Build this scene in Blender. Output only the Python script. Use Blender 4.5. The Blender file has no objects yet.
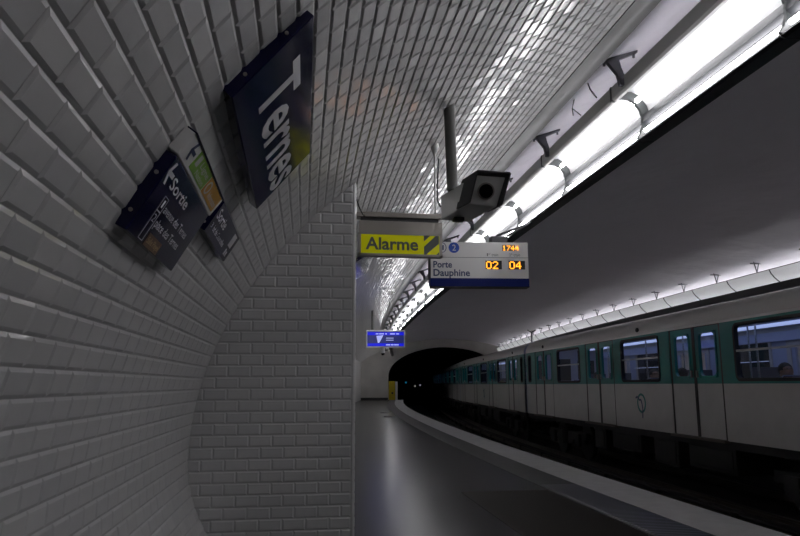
import bpy, bmesh, math, random
import numpy as np
from mathutils import Matrix, Vector, Quaternion

# ------------------------------------------------------------------ camera, world, exposure
EYE = 1.05                       # camera height above the platform; helper coordinates are relative to the eye
scene = bpy.context.scene
COL = scene.collection
PITCH, ROLL, YAW, FPX = math.radians(9.45), math.radians(.25), math.radians(8.0), 700.0
F0 = Vector((math.sin(YAW) * math.cos(PITCH), math.cos(YAW) * math.cos(PITCH), math.sin(PITCH)))
R0 = Vector((math.cos(YAW), -math.sin(YAW), 0))
U0 = R0.cross(F0)
RR = R0 * math.cos(ROLL) - U0 * math.sin(ROLL)
UU = R0 * math.sin(ROLL) + U0 * math.cos(ROLL)
cd = bpy.data.cameras.new('camera')
cam = bpy.data.objects.new('camera', cd)
COL.objects.link(cam)
cd.sensor_width = 36
cd.lens = FPX / 800 * 36
cd.clip_start = .02
cam.matrix_world = Matrix(((RR.x, UU.x, -F0.x, 0), (RR.y, UU.y, -F0.y, 0), (RR.z, UU.z, -F0.z, EYE), (0, 0, 0, 1)))
scene.camera = cam
wd = bpy.data.worlds.new('world'); scene.world = wd; wd.use_nodes = True
wd.node_tree.nodes['Background'].inputs[0].default_value = (0, 0, 0, 1)
wd.node_tree.nodes['Background'].inputs[1].default_value = 0
scene.view_settings.view_transform = 'Standard'
scene.view_settings.look = 'None'
scene.view_settings.exposure = 0.25
scene.view_settings.gamma = 1
scene.view_settings.use_curve_mapping = False
scene.cycles.use_denoising = True
scene.cycles.max_bounces = 10
scene.cycles.diffuse_bounces = 6
scene.cycles.glossy_bounces = 5
scene.cycles.transmission_bounces = 8
scene.cycles.sample_clamp_indirect = 6

TUBE = 11.0                      # radiance of the platform fluorescent tubes
CARLAMP = .75                    # the strip lamps inside the metro cars

# ------------------------------------------------------------------ the station's own coordinates
CX, CZ, EA, EB, EL = 6.335, -.48, 7.07, 3.6, 2.38     # vault ellipse (half width, rise, invert)
RC, S0, S1 = 292.0, 2.5, 44.0
XC = 3.38 + RC
ZF, ZT = -1.05, -2.15            # platform and track bed
S_A, S_B = -5.0, 48.8            # start of what is built, end wall

def W(X, s, z):                  # lateral X, distance along the curved platform s, height z
    if s <= S0:
        return (X, s, z)
    q = min(s, S1); ph = (q - S0) / RC; r = XC - X
    return (XC - r * math.cos(ph) + (s - q) * math.sin(ph), S0 + r * math.sin(ph) + (s - q) * math.cos(ph), z)
def heading(s):
    return 0.0 if s <= S0 else -(min(s, S1) - S0) / RC
def vz(X, off=0):                # height of the vault at lateral X
    return CZ + (EB - off) * math.sqrt(max(0, 1 - ((X - CX) / (EA - off)) ** 2))

# ------------------------------------------------------------------ materials
def mat(name, col, rough=.5, metal=0., emit=None, estr=0., spec=None, trans=0., bump=None, vary=None, coat=0.):
    m = bpy.data.materials.new(name); m.use_nodes = True
    nt = m.node_tree; b = nt.nodes['Principled BSDF']
    b.inputs['Base Color'].default_value = (*col, 1)
    b.inputs['Roughness'].default_value = rough
    b.inputs['Metallic'].default_value = metal
    if spec is not None: b.inputs['Specular IOR Level'].default_value = spec
    if trans: b.inputs['Transmission Weight'].default_value = trans
    if coat: b.inputs['Coat Weight'].default_value = coat; b.inputs['Coat Roughness'].default_value = .08
    if emit: b.inputs['Emission Color'].default_value = (*emit, 1); b.inputs['Emission Strength'].default_value = estr
    tc = None
    if bump or vary:
        tc = nt.nodes.new('ShaderNodeTexCoord')
    if bump:                     # (scale, strength, distance)
        n = nt.nodes.new('ShaderNodeTexNoise'); n.inputs['Scale'].default_value = bump[0]; n.inputs['Detail'].default_value = 3
        bp = nt.nodes.new('ShaderNodeBump'); bp.inputs['Strength'].default_value = bump[1]; bp.inputs['Distance'].default_value = bump[2]
        nt.links.new(tc.outputs['Object'], n.inputs['Vector']); nt.links.new(n.outputs['Fac'], bp.inputs['Height'])
        nt.links.new(bp.outputs['Normal'], b.inputs['Normal'])
    if vary:                     # (scale, other colour)
        n = nt.nodes.new('ShaderNodeTexNoise'); n.inputs['Scale'].default_value = vary[0]; n.inputs['Detail'].default_value = 6
        rp = nt.nodes.new('ShaderNodeValToRGB')
        rp.color_ramp.elements[0].position = .35; rp.color_ramp.elements[1].position = .65
        rp.color_ramp.elements[0].color = (*col, 1); rp.color_ramp.elements[1].color = (*vary[1], 1)
        nt.links.new(tc.outputs['Object'], n.inputs['Vector']); nt.links.new(n.outputs['Fac'], rp.inputs['Fac'])
        nt.links.new(rp.outputs['Color'], b.inputs['Base Color'])
    return m

def opal(name, col, frac):       # thin white plastic that lets a share of the light through
    m = bpy.data.materials.new(name); m.use_nodes = True
    nt = m.node_tree; b = nt.nodes['Principled BSDF']; out = nt.nodes['Material Output']
    b.inputs['Base Color'].default_value = (*col, 1); b.inputs['Roughness'].default_value = .35
    t = nt.nodes.new('ShaderNodeBsdfTranslucent'); t.inputs['Color'].default_value = (*col, 1)
    mx = nt.nodes.new('ShaderNodeMixShader'); mx.inputs[0].default_value = frac
    nt.links.new(b.outputs[0], mx.inputs[1]); nt.links.new(t.outputs[0], mx.inputs[2]); nt.links.new(mx.outputs[0], out.inputs[0])
    return m

def tile_mat():
    m = mat('glazed_white_tile', (.70, .70, .70), .34, spec=.65, coat=.55, bump=(11, .10, .010))
    nt = m.node_tree; b = nt.nodes['Principled BSDF']; b.inputs['Coat Roughness'].default_value = .07
    a = nt.nodes.new('ShaderNodeAttribute'); a.attribute_name = 'tone'
    rp = nt.nodes.new('ShaderNodeValToRGB')
    rp.color_ramp.elements[0].color = (.575, .575, .58, 1); rp.color_ramp.elements[1].color = (.615, .61, .605, 1)
    nt.links.new(a.outputs['Fac'], rp.inputs['Fac']); nt.links.new(rp.outputs['Color'], b.inputs['Base Color'])
    return m

M = dict(
    tile=tile_mat(),
    grout=mat('grey_grout', (.48, .48, .48), .8),
    plaster=mat('painted_plaster', (.78, .75, .81), .6, bump=(1.1, .6, .16), vary=(.7, (.80, .77, .83))),
    endwall=mat('end_wall_paint', (.60, .58, .54), .55, vary=(1.2, (.52, .50, .47))),
    mould=mat('grey_moulding', (.115, .112, .11), .35),
    asphalt=mat('dark_asphalt', (.022, .0215, .021), .22, spec=.13, bump=(120, .2, .002), vary=(3, (.029, .028, .027))),
    band=mat('grey_band', (.085, .085, .08), .5, vary=(5, (.10, .10, .09))),
    white_edge=mat('white_edge_stone', (.70, .69, .66), .6, vary=(6, (.62, .61, .58))),
    rib=mat('worn_metal_rib', (.22, .22, .25), .3, .6),
    mat_brown=mat('brown_grating', (.024, .019, .014), .6, spec=.15),
    grate=mat('drain_black', (.02, .02, .02), .5),
    trackbed=mat('sooty_track_bed', (.018, .016, .014), .9, bump=(9, .8, .06), vary=(4, (.03, .026, .02))),
    rail=mat('rusty_rail', (.06, .045, .035), .5, .4),
    tunnel=mat('unlit_tunnel_tone', (.012, .012, .012), .95),  # tunnel darkness put into the colour, so spilled station light barely shows
    black=mat('black_paint', (.012, .012, .013), .4),
    rubber=mat('black_rubber', (.012, .012, .012), .6),
    dgrey=mat('dark_grey_paint', (.045, .045, .05), .45),
    grey=mat('grey_aluminium', (.62, .62, .60), .45, .0),
    carrier=mat('carrier_grey', (.045, .047, .052), .4),
    ribgrey=mat('rib_plastic', (.05, .055, .055), .3),
    bracket=mat('bracket_grey', (.13, .13, .15), .5, .2),
    steel=mat('brushed_steel', (.36, .335, .305), .38, .8),
    polemetal=mat('grey_pole_paint', (.13, .13, .12), .55),
    casing=mat('camera_casing', (.80, .80, .78), .36, .7),
    lens=mat('camera_glass', (.004, .004, .005), .06, coat=1),
    far_sheet=opal('far_opal_sheet', (.80, .82, .80), .45),
    opal_top=opal('opal_cover', (.86, .86, .88), .58),
    reflector=opal('white_reflector', (.84, .84, .84), .30),
    tube=mat('lit_tube', (1, 1, 1), .4, emit=(.98, .97, 1.0), estr=TUBE),
    navy=mat('navy_enamel', (.006, .006, .040), .10, spec=.35),
    sign_white=mat('sign_white', (.62, .62, .64), .4),
    sign_panel=mat('panel_white', (.80, .79, .78), .3),
    green=mat('sign_green', (.20, .42, .03), .3),
    orange=mat('sign_orange', (.62, .30, .015), .3),
    brown=mat('sign_brown', (.16, .085, .045), .35),
    gold=mat('sign_gold', (.62, .47, .24), .4),
    yellow=mat('alarm_yellow', (.80, .82, .006), .25, spec=.3, emit=(.75, .72, .004), estr=.10),  # slight glow added to brighten the yellow panel
    alarm_grey=mat('alarm_letters', (.12, .14, .12), .35),
    blue=mat('band_blue', (.002, .012, .14), .45, spec=.2),
    blueround=mat('line_blue', (.015, .07, .42), .3),
    textnavy=mat('text_navy', (.03, .045, .14), .4),
    textgrey=mat('text_grey', (.16, .16, .17), .4),
    led=mat('amber_led', (.9, .4, .02), .5, emit=(1, .36, .02), estr=1.7),
    screen_blue=mat('screen_blue', (.01, .01, .1), .2, emit=(.006, .010, .62), estr=.9),
    screen_dark=mat('screen_dark', (.01, .01, .05), .2, emit=(.03, .04, .22), estr=.45),
    screen_white=mat('screen_white', (.3, .3, .4), .3, emit=(.4, .45, .9), estr=.7),
    cream=mat('car_cream', (.60, .575, .54), .3, coat=.3, vary=(2.2, (.55, .53, .495))),
    teal=mat('car_teal', (.002, .20, .17), .3, coat=.2),
    roof=mat('car_roof', (.72, .70, .65), .3, coat=.6),
    under=mat('underframe_soot', (.02, .018, .016), .75),
    seal=mat('door_seal_brown', (.045, .038, .032), .6),
    step=mat('door_step', (.10, .085, .065), .6),
    glass=None,
    car_in=mat('car_interior_panel', (.46, .50, .66), .45),
    car_dark=mat('car_interior_trim', (.07, .075, .10), .4),
    car_floor=mat('car_floor', (.08, .08, .09), .6),
    car_white=mat('car_inner_door', (.55, .52, .50), .5),
    seat=mat('car_seat', (.05, .06, .16), .6),
    lamp_car=mat('car_lamp', (1, 1, 1), .4, emit=(.45, .56, 1.0), estr=CARLAMP),
    dark_pane=mat('dark_far_pane', (.02, .022, .03), .05, coat=.5),
    chrome=mat('chrome_bar', (.6, .6, .62), .2, .95),
    skin=mat('skin', (.30, .17, .12), .55),
    hair=mat('hair', (.02, .014, .01), .6),
    coat_dark=mat('dark_coat', (.03, .03, .04), .8),
    coat_red=mat('brown_coat', (.10, .045, .04), .8),
    gate_yellow=mat('gate_yellow', (.55, .42, .008), .45),
    baseboard=mat('black_baseboard', (.03, .03, .03), .5),
)
def glass_mat():
    m = bpy.data.materials.new('window_glass'); m.use_nodes = True
    nt = m.node_tree; nt.nodes.remove(nt.nodes['Principled BSDF']); out = nt.nodes['Material Output']
    t = nt.nodes.new('ShaderNodeBsdfTransparent'); t.inputs[0].default_value = (.78, .80, .82, 1)
    g = nt.nodes.new('ShaderNodeBsdfGlossy'); g.inputs['Roughness'].default_value = .03
    lw = nt.nodes.new('ShaderNodeLayerWeight'); lw.inputs[0].default_value = .5
    pw = nt.nodes.new('ShaderNodeMath'); pw.operation = 'POWER'; pw.inputs[1].default_value = 5
    f = nt.nodes.new('ShaderNodeMath'); f.operation = 'MULTIPLY_ADD'; f.inputs[1].default_value = .9; f.inputs[2].default_value = .05
    nt.links.new(lw.outputs['Facing'], pw.inputs[0]); nt.links.new(pw.outputs[0], f.inputs[0])
    mx = nt.nodes.new('ShaderNodeMixShader')
    nt.links.new(f.outputs[0], mx.inputs[0]); nt.links.new(t.outputs[0], mx.inputs[1]); nt.links.new(g.outputs[0], mx.inputs[2])
    nt.links.new(mx.outputs[0], out.inputs[0])
    return m
M['glass'] = glass_mat()

# ------------------------------------------------------------------ mesh helpers
class MB:
    def __init__(s): s.v = []; s.f = []; s.m = []
    def add(s, vs, fs, mi=0):
        o = len(s.v); s.v += [tuple(p) for p in vs]
        for f in fs: s.f.append(tuple(i + o for i in f)); s.m.append(mi)
        return s
    def quad(s, a, b, c, d, mi=0): return s.add([a, b, c, d], [(0, 1, 2, 3)], mi)
    def box(s, x0, x1, y0, y1, z0, z1, mi=0, tf=None):
        vs = [(x, y, z) for x in (x0, x1) for y in (y0, y1) for z in (z0, z1)]
        if tf: vs = [tf(p) for p in vs]
        return s.add(vs, [(0, 1, 3, 2), (4, 6, 7, 5), (0, 4, 5, 1), (2, 3, 7, 6), (0, 2, 6, 4), (1, 5, 7, 3)], mi)
    def hexa(s, a, b, mi=0):     # two matching quads a[4], b[4]
        return s.add(list(a) + list(b), [(3, 2, 1, 0), (4, 5, 6, 7), (0, 1, 5, 4), (1, 2, 6, 5), (2, 3, 7, 6), (3, 0, 4, 7)], mi)
    def prism(s, pts, d, mi=0):  # closed polygon of 3-D points pushed along d
        n = len(pts); d = Vector(d)
        vs = [tuple(p) for p in pts] + [tuple(Vector(p) + d) for p in pts]
        fs = [tuple(range(n))[::-1], tuple(range(n, 2 * n))] + [(i, (i + 1) % n, n + (i + 1) % n, n + i) for i in range(n)]
        return s.add(vs, fs, mi)
    def sweep(s, prof, ss, mi=0, close=False, cap=False):   # (X,z) profile along station distances
        n = len(prof); vs = [W(X, q, z) for q in ss for X, z in prof]; fs = []
        for k in range(len(ss) - 1):
            for i in range(n if close else n - 1):
                j = (i + 1) % n
                fs.append((k * n + i, k * n + j, (k + 1) * n + j, (k + 1) * n + i))
        if cap: fs.append(tuple(range(n))[::-1]); fs.append(tuple(range((len(ss) - 1) * n, len(ss) * n)))
        return s.add(vs, fs, mi)
    def tube(s, pts, r, seg=10, mi=0, cap=True):
        pts = [Vector(p) for p in pts]; n = len(pts); vs = []; fs = []
        rs = r if isinstance(r, (list, tuple)) else [r] * n
        up = Vector((0, 0, 1)) if abs((pts[1] - pts[0]).normalized().z) < .9 else Vector((1, 0, 0))
        for i, p in enumerate(pts):
            t = (pts[min(i + 1, n - 1)] - pts[max(i - 1, 0)]).normalized()
            a = t.cross(up).normalized(); b = t.cross(a)
            for k in range(seg):
                an = 2 * math.pi * k / seg
                vs.append(tuple(p + (a * math.cos(an) + b * math.sin(an)) * rs[i]))
        for i in range(n - 1):
            for k in range(seg):
                fs.append((i * seg + k, i * seg + (k + 1) % seg, (i + 1) * seg + (k + 1) % seg, (i + 1) * seg + k))
        if cap: fs.append(tuple(range(seg))[::-1]); fs.append(tuple(range((n - 1) * seg, n * seg)))
        return s.add(vs, fs, mi)
    def disc(s, c, n, r, seg=24, h=.002, mi=0, r2=None):
        n = Vector(n).normalized(); c = Vector(c)
        return s.tube([c, c + n * h], [r, r if r2 is None else r2], seg, mi)
    def ball(s, c, r, mi=0, sx=1, sy=1, sz=1, seg=14, rings=9):
        vs = []; fs = []
        for i in range(rings + 1):
            t = math.pi * i / rings
            for k in range(seg):
                a = 2 * math.pi * k / seg
                vs.append((c[0] + r * sx * math.sin(t) * math.cos(a), c[1] + r * sy * math.sin(t) * math.sin(a), c[2] + r * sz * math.cos(t)))
        for i in range(rings):
            for k in range(seg):
                fs.append((i * seg + k, (i + 1) * seg + k, (i + 1) * seg + (k + 1) % seg, i * seg + (k + 1) % seg))
        return s.add(vs, fs, mi)

def mesh_of(name, mb, mats, smooth=None):
    me = bpy.data.meshes.new(name)
    me.from_pydata(mb.v, [], mb.f)
    for m in (mats if isinstance(mats, (list, tuple)) else [mats]): me.materials.append(M[m] if isinstance(m, str) else m)
    me.polygons.foreach_set('material_index', mb.m)
    bm = bmesh.new(); bm.from_mesh(me); bmesh.ops.remove_doubles(bm, verts=bm.verts, dist=1e-5)
    bmesh.ops.recalc_face_normals(bm, faces=bm.faces); bm.to_mesh(me); bm.free()
    if smooth:
        me.polygons.foreach_set('use_smooth', [True] * len(me.polygons)); me.set_sharp_from_angle(angle=math.radians(smooth))
    return me

def frame_of(parent):            # matrix from eye coordinates into the parent's own space
    m = Matrix.Identity(4)
    chain = []
    p = parent
    while p: chain.append(p); p = p.parent
    for p in reversed(chain):
        m = m @ Matrix.LocRotScale(p.location, p.rotation_euler.to_quaternion(), p.scale)
    return m.inverted() @ Matrix.Translation((0, 0, EYE))

def obj(name, mb, mats, parent=None, bevel=0, smooth=None, local=False, label=None):
    if not local:
        fm = frame_of(parent)
        mb.v = [tuple(fm @ Vector(p)) for p in mb.v]
    o = bpy.data.objects.new(name, mesh_of(name, mb, mats, smooth)); COL.objects.link(o); o.parent = parent
    if bevel:
        b = o.modifiers.new('bevel', 'BEVEL'); b.width = bevel; b.segments = 2; b.limit_method = 'ANGLE'; b.angle_limit = math.radians(40)
    if label: o['label'] = label
    return o
def tag(o, label, cat, group=None, kind=None):
    o['label'] = label; o['category'] = cat
    if group: o['group'] = group
    if kind: o['kind'] = kind
    return o
def thing(name, label, cat, loc, rz=0, group=None):   # loc in eye coordinates
    o = bpy.data.objects.new(name, None); COL.objects.link(o)
    o.location = (loc[0], loc[1], loc[2] + EYE); o.rotation_euler = (0, 0, rz); o.empty_display_size = .1
    return tag(o, label, cat, group)
def struct(name, mb, mats, smooth=None, label=None):
    o = obj(name, mb, mats, smooth=smooth); o['kind'] = 'structure'
    if label: o['label'] = label
    return o
def dup(root, loc, rz, label, group=None):
    r = root.copy(); COL.objects.link(r); r.location = (loc[0], loc[1], loc[2] + EYE); r.rotation_euler = (0, 0, rz)
    r['label'] = label
    if group: r['group'] = group
    for ch in list(root.children):
        c = ch.copy(); COL.objects.link(c); c.parent = r
        for g in list(ch.children):
            d = g.copy(); COL.objects.link(d); d.parent = c
    return r
def srange(a, b, step):
    n = max(1, int(math.ceil((b - a) / step)))
    return [a + (b - a) * i / n for i in range(n + 1)]

_fc = {}
def text_pts(body, bold=.0):     # flat text as vertices and faces, in font units
    key = (body, bold)
    if key in _fc: return _fc[key]
    c = bpy.data.curves.new('lettering', 'FONT'); c.body = body; c.offset = bold; c.resolution_u = 3
    o = bpy.data.objects.new('lettering', c); COL.objects.link(o)
    dg = bpy.context.evaluated_depsgraph_get(); me = o.evaluated_get(dg).to_mesh()
    v = [(p.co.x, p.co.y) for p in me.vertices]; f = [tuple(p.vertices) for p in me.polygons]
    o.evaluated_get(dg).to_mesh_clear(); bpy.data.objects.remove(o); bpy.data.curves.remove(c)
    _fc[key] = (v, f); return v, f

class Face:                      # a flat sign face: origin at its lower left, r to the right, u up, n out
    def __init__(s, O, r, u, n): s.O, s.r, s.u, s.n = Vector(O), Vector(r).normalized(), Vector(u).normalized(), Vector(n).normalized()
    def p(s, a, b, h=0): return tuple(s.O + s.r * a + s.u * b + s.n * h)
    def box(s, mb, a0, a1, b0, b1, h0, h1, mi=0):
        return mb.hexa([s.p(a0, b0, h0), s.p(a1, b0, h0), s.p(a1, b1, h0), s.p(a0, b1, h0)], [s.p(a0, b0, h1), s.p(a1, b0, h1), s.p(a1, b1, h1), s.p(a0, b1, h1)], mi)
    def poly(s, mb, pts, h0, h1, mi=0): return mb.prism([s.p(a, b, h0) for a, b in pts], s.n * (h1 - h0), mi)
    def text(s, mb, body, a0, b0, width, height, h, bold=.0, mi=0, cap=None):
        v, f = text_pts(body, bold)
        x0 = min(p[0] for p in v); x1 = max(p[0] for p in v)
        ref = text_pts(cap or body, bold)[0]
        y0 = min(p[1] for p in ref) if cap else min(p[1] for p in v); y1 = max(p[1] for p in ref)
        return mb.add([s.p(a0 + (x - x0) / (x1 - x0) * width, b0 + (y - y0) / (y1 - y0) * height, h) for x, y in v], f, mi)
    def ring(s, mb, a, b, r0, r1, h0, h1, mi=0, seg=28, sx=1):
        for k in range(seg):
            t0, t1 = 2 * math.pi * k / seg, 2 * math.pi * (k + 1) / seg
            q = [(a + r0 * sx * math.cos(t0), b + r0 * math.sin(t0)), (a + r1 * sx * math.cos(t0), b + r1 * math.sin(t0)),
                 (a + r1 * sx * math.cos(t1), b + r1 * math.sin(t1)), (a + r0 * sx * math.cos(t1), b + r0 * math.sin(t1))]
            s.poly(mb, q, h0, h1, mi)
        return mb
    def disc(s, mb, a, b, r, h0, h1, mi=0, seg=28):
        return s.poly(mb, [(a + r * math.cos(2 * math.pi * k / seg), b + r * math.sin(2 * math.pi * k / seg)) for k in range(seg)], h0, h1, mi)

# ------------------------------------------------------------------ the vault
rng = random.Random(4)
def arc_table():                 # profile of the platform-side wall from the floor up, by arc length
    P = []
    t0 = math.asin((ZF - CZ) / EL)
    for k in range(200): 
        t = t0 + (0 - t0) * k / 200; P.append((CX - EA * math.cos(t), CZ + EL * math.sin(t)))
    for k in range(4001):
        t = math.pi * .75 * k / 4000; P.append((CX - EA * math.cos(t), CZ + EB * math.sin(t)))
    L = [0]
    for a, b in zip(P, P[1:]): L.append(L[-1] + math.hypot(b[0] - a[0], b[1] - a[1]))
    return np.array(P), np.array(L)
AP, AL = arc_table()
def at_arc(a):
    x = np.interp(a, AL, AP[:, 0]); z = np.interp(a, AL, AP[:, 1])
    x2 = np.interp(a + .004, AL, AP[:, 0]); z2 = np.interp(a + .004, AL, AP[:, 1])
    d = math.hypot(x2 - x, z2 - z)
    return x, z, (z2 - z) / d, -(x2 - x) / d       # point and inward normal
def arc_of_X(X): 
    k = int(np.argmax((AP[:, 1] > CZ) & (AP[:, 0] > X))); return float(AL[k])
TP, TS, GAP, BEV, HT = .0765, .153, .0018, .0100, .0058
X_TILE = 2.03
A_END = arc_of_X(X_TILE)
kz = int(np.argmax(AP[:, 1] > .117)); A_PH = float(AL[kz]) % TP

def add_tile(mb, tone, q, nrm, wob):
    # q: four base corners (counter-clockwise), nrm: normals at them; a bevelled glazed tile
    q = [np.array(p) for p in q]; nrm = [np.array(n) for n in nrm]
    c = sum(q) / 4
    e0 = q[1] - q[0]; e1 = q[3] - q[0]
    l0, l1 = np.linalg.norm(e0), np.linalg.norm(e1)
    fx, fy = min(.45, BEV / max(l0, 1e-4)), min(.45, BEV / max(l1, 1e-4))
    def bil(u, v): return q[0] * (1 - u) * (1 - v) + q[1] * u * (1 - v) + q[2] * u * v + q[3] * (1 - u) * v
    n = sum(nrm) / 4
    top = [bil(fx, fy), bil(1 - fx, fy), bil(1 - fx, 1 - fy), bil(fx, 1 - fy)]
    w = [(-wob[0] - wob[1]), (wob[0] - wob[1]), (wob[0] + wob[1]), (-wob[0] + wob[1])]
    lo = [p + n * .0012 for p in q]
    hi = [p + n * (HT + a) for p, a in zip(top, w)]
    o = len(mb.v)
    mb.v += [tuple(p) for p in lo + hi]
    for f in ((4, 5, 6, 7), (0, 1, 5, 4), (1, 2, 6, 5), (2, 3, 7, 6), (3, 0, 4, 7)):
        mb.f.append(tuple(i + o for i in f)); mb.m.append(1)
    tone += [rng.random()] * 5

def tiled(name, base, tiles, tone):
    me = bpy.data.meshes.new(name)
    nb = len(base.v)
    vs = [(x, y, z + EYE) for x, y, z in base.v + tiles.v]
    me.from_pydata(vs, [], base.f + [tuple(i + nb for i in f) for f in tiles.f])
    me.materials.append(M['grout']); me.materials.append(M['tile'])
    me.polygons.foreach_set('material_index', base.m + tiles.m)
    at = me.attributes.new('tone', 'FLOAT', 'FACE')
    at.data.foreach_set('value', [0.] * len(base.f) + tone)
    o = bpy.data.objects.new(name, me); COL.objects.link(o); o['kind'] = 'structure'
    return o

SS = srange(S_A, S_B, .6)
base = MB()
prof = [(x, z) for x, z, _, _ in [at_arc(a) for a in np.linspace(0, A_END, 60)]]
base.sweep(prof, SS)
tiles = MB(); tone = []
rows = int((A_END - A_PH) / TP) + 1
for j in range(-1, rows):
    a0, a1 = max(0, A_PH + j * TP), min(A_END, A_PH + (j + 1) * TP)
    if a1 - a0 < .012: continue
    b0, b1 = at_arc(a0 + GAP / 2), at_arc(a1 - GAP / 2)
    off = .5 * (j % 2)
    k = int(-1.0 / TS)
    while True:
        s0 = (k + off) * TS + GAP / 2 + .03; s1 = s0 + TS - GAP; k += 1
        if s1 > S_B: break
        if 4.9 < s0 < 6.8 and b0[1] < 1.3: continue
        q = [W(b0[0], s0, b0[1]), W(b0[0], s1, b0[1]), W(b1[0], s1, b1[1]), W(b1[0], s0, b1[1])]
        n = [(b0[2], 0, b0[3]), (b0[2], 0, b0[3]), (b1[2], 0, b1[3]), (b1[2], 0, b1[3])]
        add_tile(tiles, tone, q, n, (rng.gauss(0, .00045), rng.gauss(0, .00028)))
tiled('wall_left', base, tiles, tone)

# the projecting pier whose end faces the camera
PY, PX, PEND = 4.83, .357, 6.9
def pier(name, y0, y1, px, do_tiles=True):
    zt = vz(px)
    b = MB(); t = MB(); tn = []
    zs = [ZF + (zt - ZF) * k / 14 for k in range(15)]
    def wx(z): 
        e = EB if z > CZ else EL
        return CX - EA * math.sqrt(max(0, 1 - ((z - CZ) / e) ** 2)) - .05
    for z0, z1 in zip(zs, zs[1:]):
        b.quad(W(wx(z0), y0, z0), W(px - .003, y0, z0), W(px - .003, y0, z1), W(wx(z1), y0, z1))
    b.quad(W(px - .003, y0, ZF), W(px - .003, y1, ZF), W(px - .003, y1, zt), W(px - .003, y0, zt))
    for z0, z1 in zip(zs, zs[1:]):
        b.quad(W(wx(z0), y1, z0), W(px - .003, y1, z0), W(px - .003, y1, z1), W(wx(z1), y1, z1))
    if do_tiles:
        for n in range(-3, 32):
            z1 = 1.278 - .0765 * n - GAP / 2; z0 = z1 - TP + GAP
            z0 = max(z0, ZF)
            if z1 - z0 < .02: continue
            off = .5 * ((n + 20 + 1) % 2) if False else .5 * (n % 2)
            for m in range(-6, 12):
                x0 = -.574 + (m + off) * TS + GAP / 2; x1 = min(x0 + TS - GAP, px - .02 - GAP)
                if x1 - x0 < .02 or (x1 < wx(z0) and x1 < wx(z1)): continue
                if z1 > vz(max(x1, .1)) + .12: continue
                q = [W(x0, y0, z0), W(x1, y0, z0), W(x1, y0, z1), W(x0, y0, z1)]
                add_tile(t, tn, q, [(0, -1, 0)] * 4, (rng.gauss(0, .0004), rng.gauss(0, .00025)))
            # tiles of the long side
            k = 0
            while y0 + .02 + k * TS < y1:
                s0 = y0 + .02 + (k - off) * TS + GAP / 2; s1 = min(s0 + TS - GAP, y1); s0 = max(s0, y0 + .02); k += 1
                if s1 - s0 < .02 or z1 > zt: continue
                add_tile(t, tn, [W(px, s0, z0), W(px, s1, z0), W(px, s1, z1), W(px, s0, z1)], [(1, 0, 0)] * 4, (rng.gauss(0, .0004), rng.gauss(0, .00025)))
        # rounded corner bead
        z = ZF
        while z < zt - .02:
            z2 = min(z + TS * 2, zt + .02)
            c = []
            for k in range(6):
                an = math.pi / 2 * k / 5
                c.append((px - .018 + .020 * math.sin(an), y0 + .018 - .020 * math.cos(an) - .004))
            for (xa, ya), (xb, yb) in zip(c, c[1:]):
                t.quad(W(xa, ya, z + .001), W(xb, yb, z + .001), W(xb, yb, z2 - .001), W(xa, ya, z2 - .001), 1); tn.append(.8)
            z = z2
    return tiled(name, b, t, tn)
pier('wall_pier', PY, PEND, PX)
pier('wall_pier_end', 41.6, S_B, .46, True)

# moulding where the tiles stop, then plaster to the far side
a = A_END; x, z, nx, nz = at_arc(a)
x2, z2, nx2, nz2 = at_arc(a + .19)
mp = [(x - .004, z + .004), (x + nx * .006, z + nz * .006)]
for q, hh in ((.3, .010), (.55, .016), (.75, .026), (.88, .040), (.96, .046), (1.0, .040)):
    xm, zm, nxm, nzm = at_arc(a + .19 * q); mp.append((xm + nxm * hh, zm + nzm * hh))
mp.append((x2 + .006, z2 + .006))
struct('trim_ceiling', MB().sweep(mp, SS), 'mould', smooth=50)
tA = math.acos((CX - x2) / EA)
pl = [(CX - EA * math.cos(t), CZ + EB * math.sin(t)) for t in np.linspace(tA, math.pi, 60)]
struct('ceiling', MB().sweep(pl, SS), 'plaster', smooth=60)
pl = [(CX + EA * math.cos(t), CZ + EL * math.sin(t)) for t in np.linspace(0, math.asin((ZF - CZ) / EL), 8)]
struct('wall_right', MB().sweep(pl, SS), 'endwall')

# platforms, track bed
lower = lambda X: CZ - EL * math.sqrt(max(0, 1 - ((X - CX) / EA) ** 2))
XE, XW, XG = 3.38, 2.87, 2.45
struct('floor', MB().sweep([(-.72, ZF), (XE - .004, ZF), (XE - .004, ZF - .12), (XE - .10, ZF - .16), (XE - .10, ZT), (-.72, ZT)], SS, close=True, cap=True), 'asphalt')
XE2 = 2 * CX - XE
struct('floor_opposite', MB().sweep([(13.39, ZF), (XE2, ZF), (XE2, ZF - .12), (XE2 + .1, ZF - .16), (XE2 + .1, ZT), (13.39, ZT)], SS, close=True, cap=True), 'band')
struct('floor_tracks', MB().sweep([(XE - .2, ZT), (CX, ZT + .02), (XE2 + .2, ZT)], srange(S_A, 110, 1.2)), 'trackbed')
struct('trim_edge', MB().sweep([(XW, ZF - .01), (XW, ZF + .004), (XE, ZF + .004), (XE + .004, ZF - .03), (XE - .002, ZF - .03)], SS, close=True, cap=True), 'white_edge',
       label='white painted stone edge of the platform')
bd = MB().sweep([(XG, ZF - .01), (XG, ZF + .003), (XW - .004, ZF + .003), (XW - .004, ZF - .01)], SS, close=True, cap=True)
s = 3.6
while s < 7.3:                   # ribbed warning plates
    bd.sweep([(XG + .02, ZF + .003), (XG + .03, ZF + .009), (XW - .03, ZF + .009), (XW - .02, ZF + .003)], [s, s + .022], 1)
    s += .055
struct('trim_band', bd, ['band', 'rib'], label='grey warning band with ribbed plates behind the white edge')
gm = MB().sweep([(1.55, ZF - .01), (1.55, ZF + .003), (XG - .02, ZF + .003), (XG - .02, ZF - .01)], [4.2, 5.6, 7.0], 0, close=True, cap=True)
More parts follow.
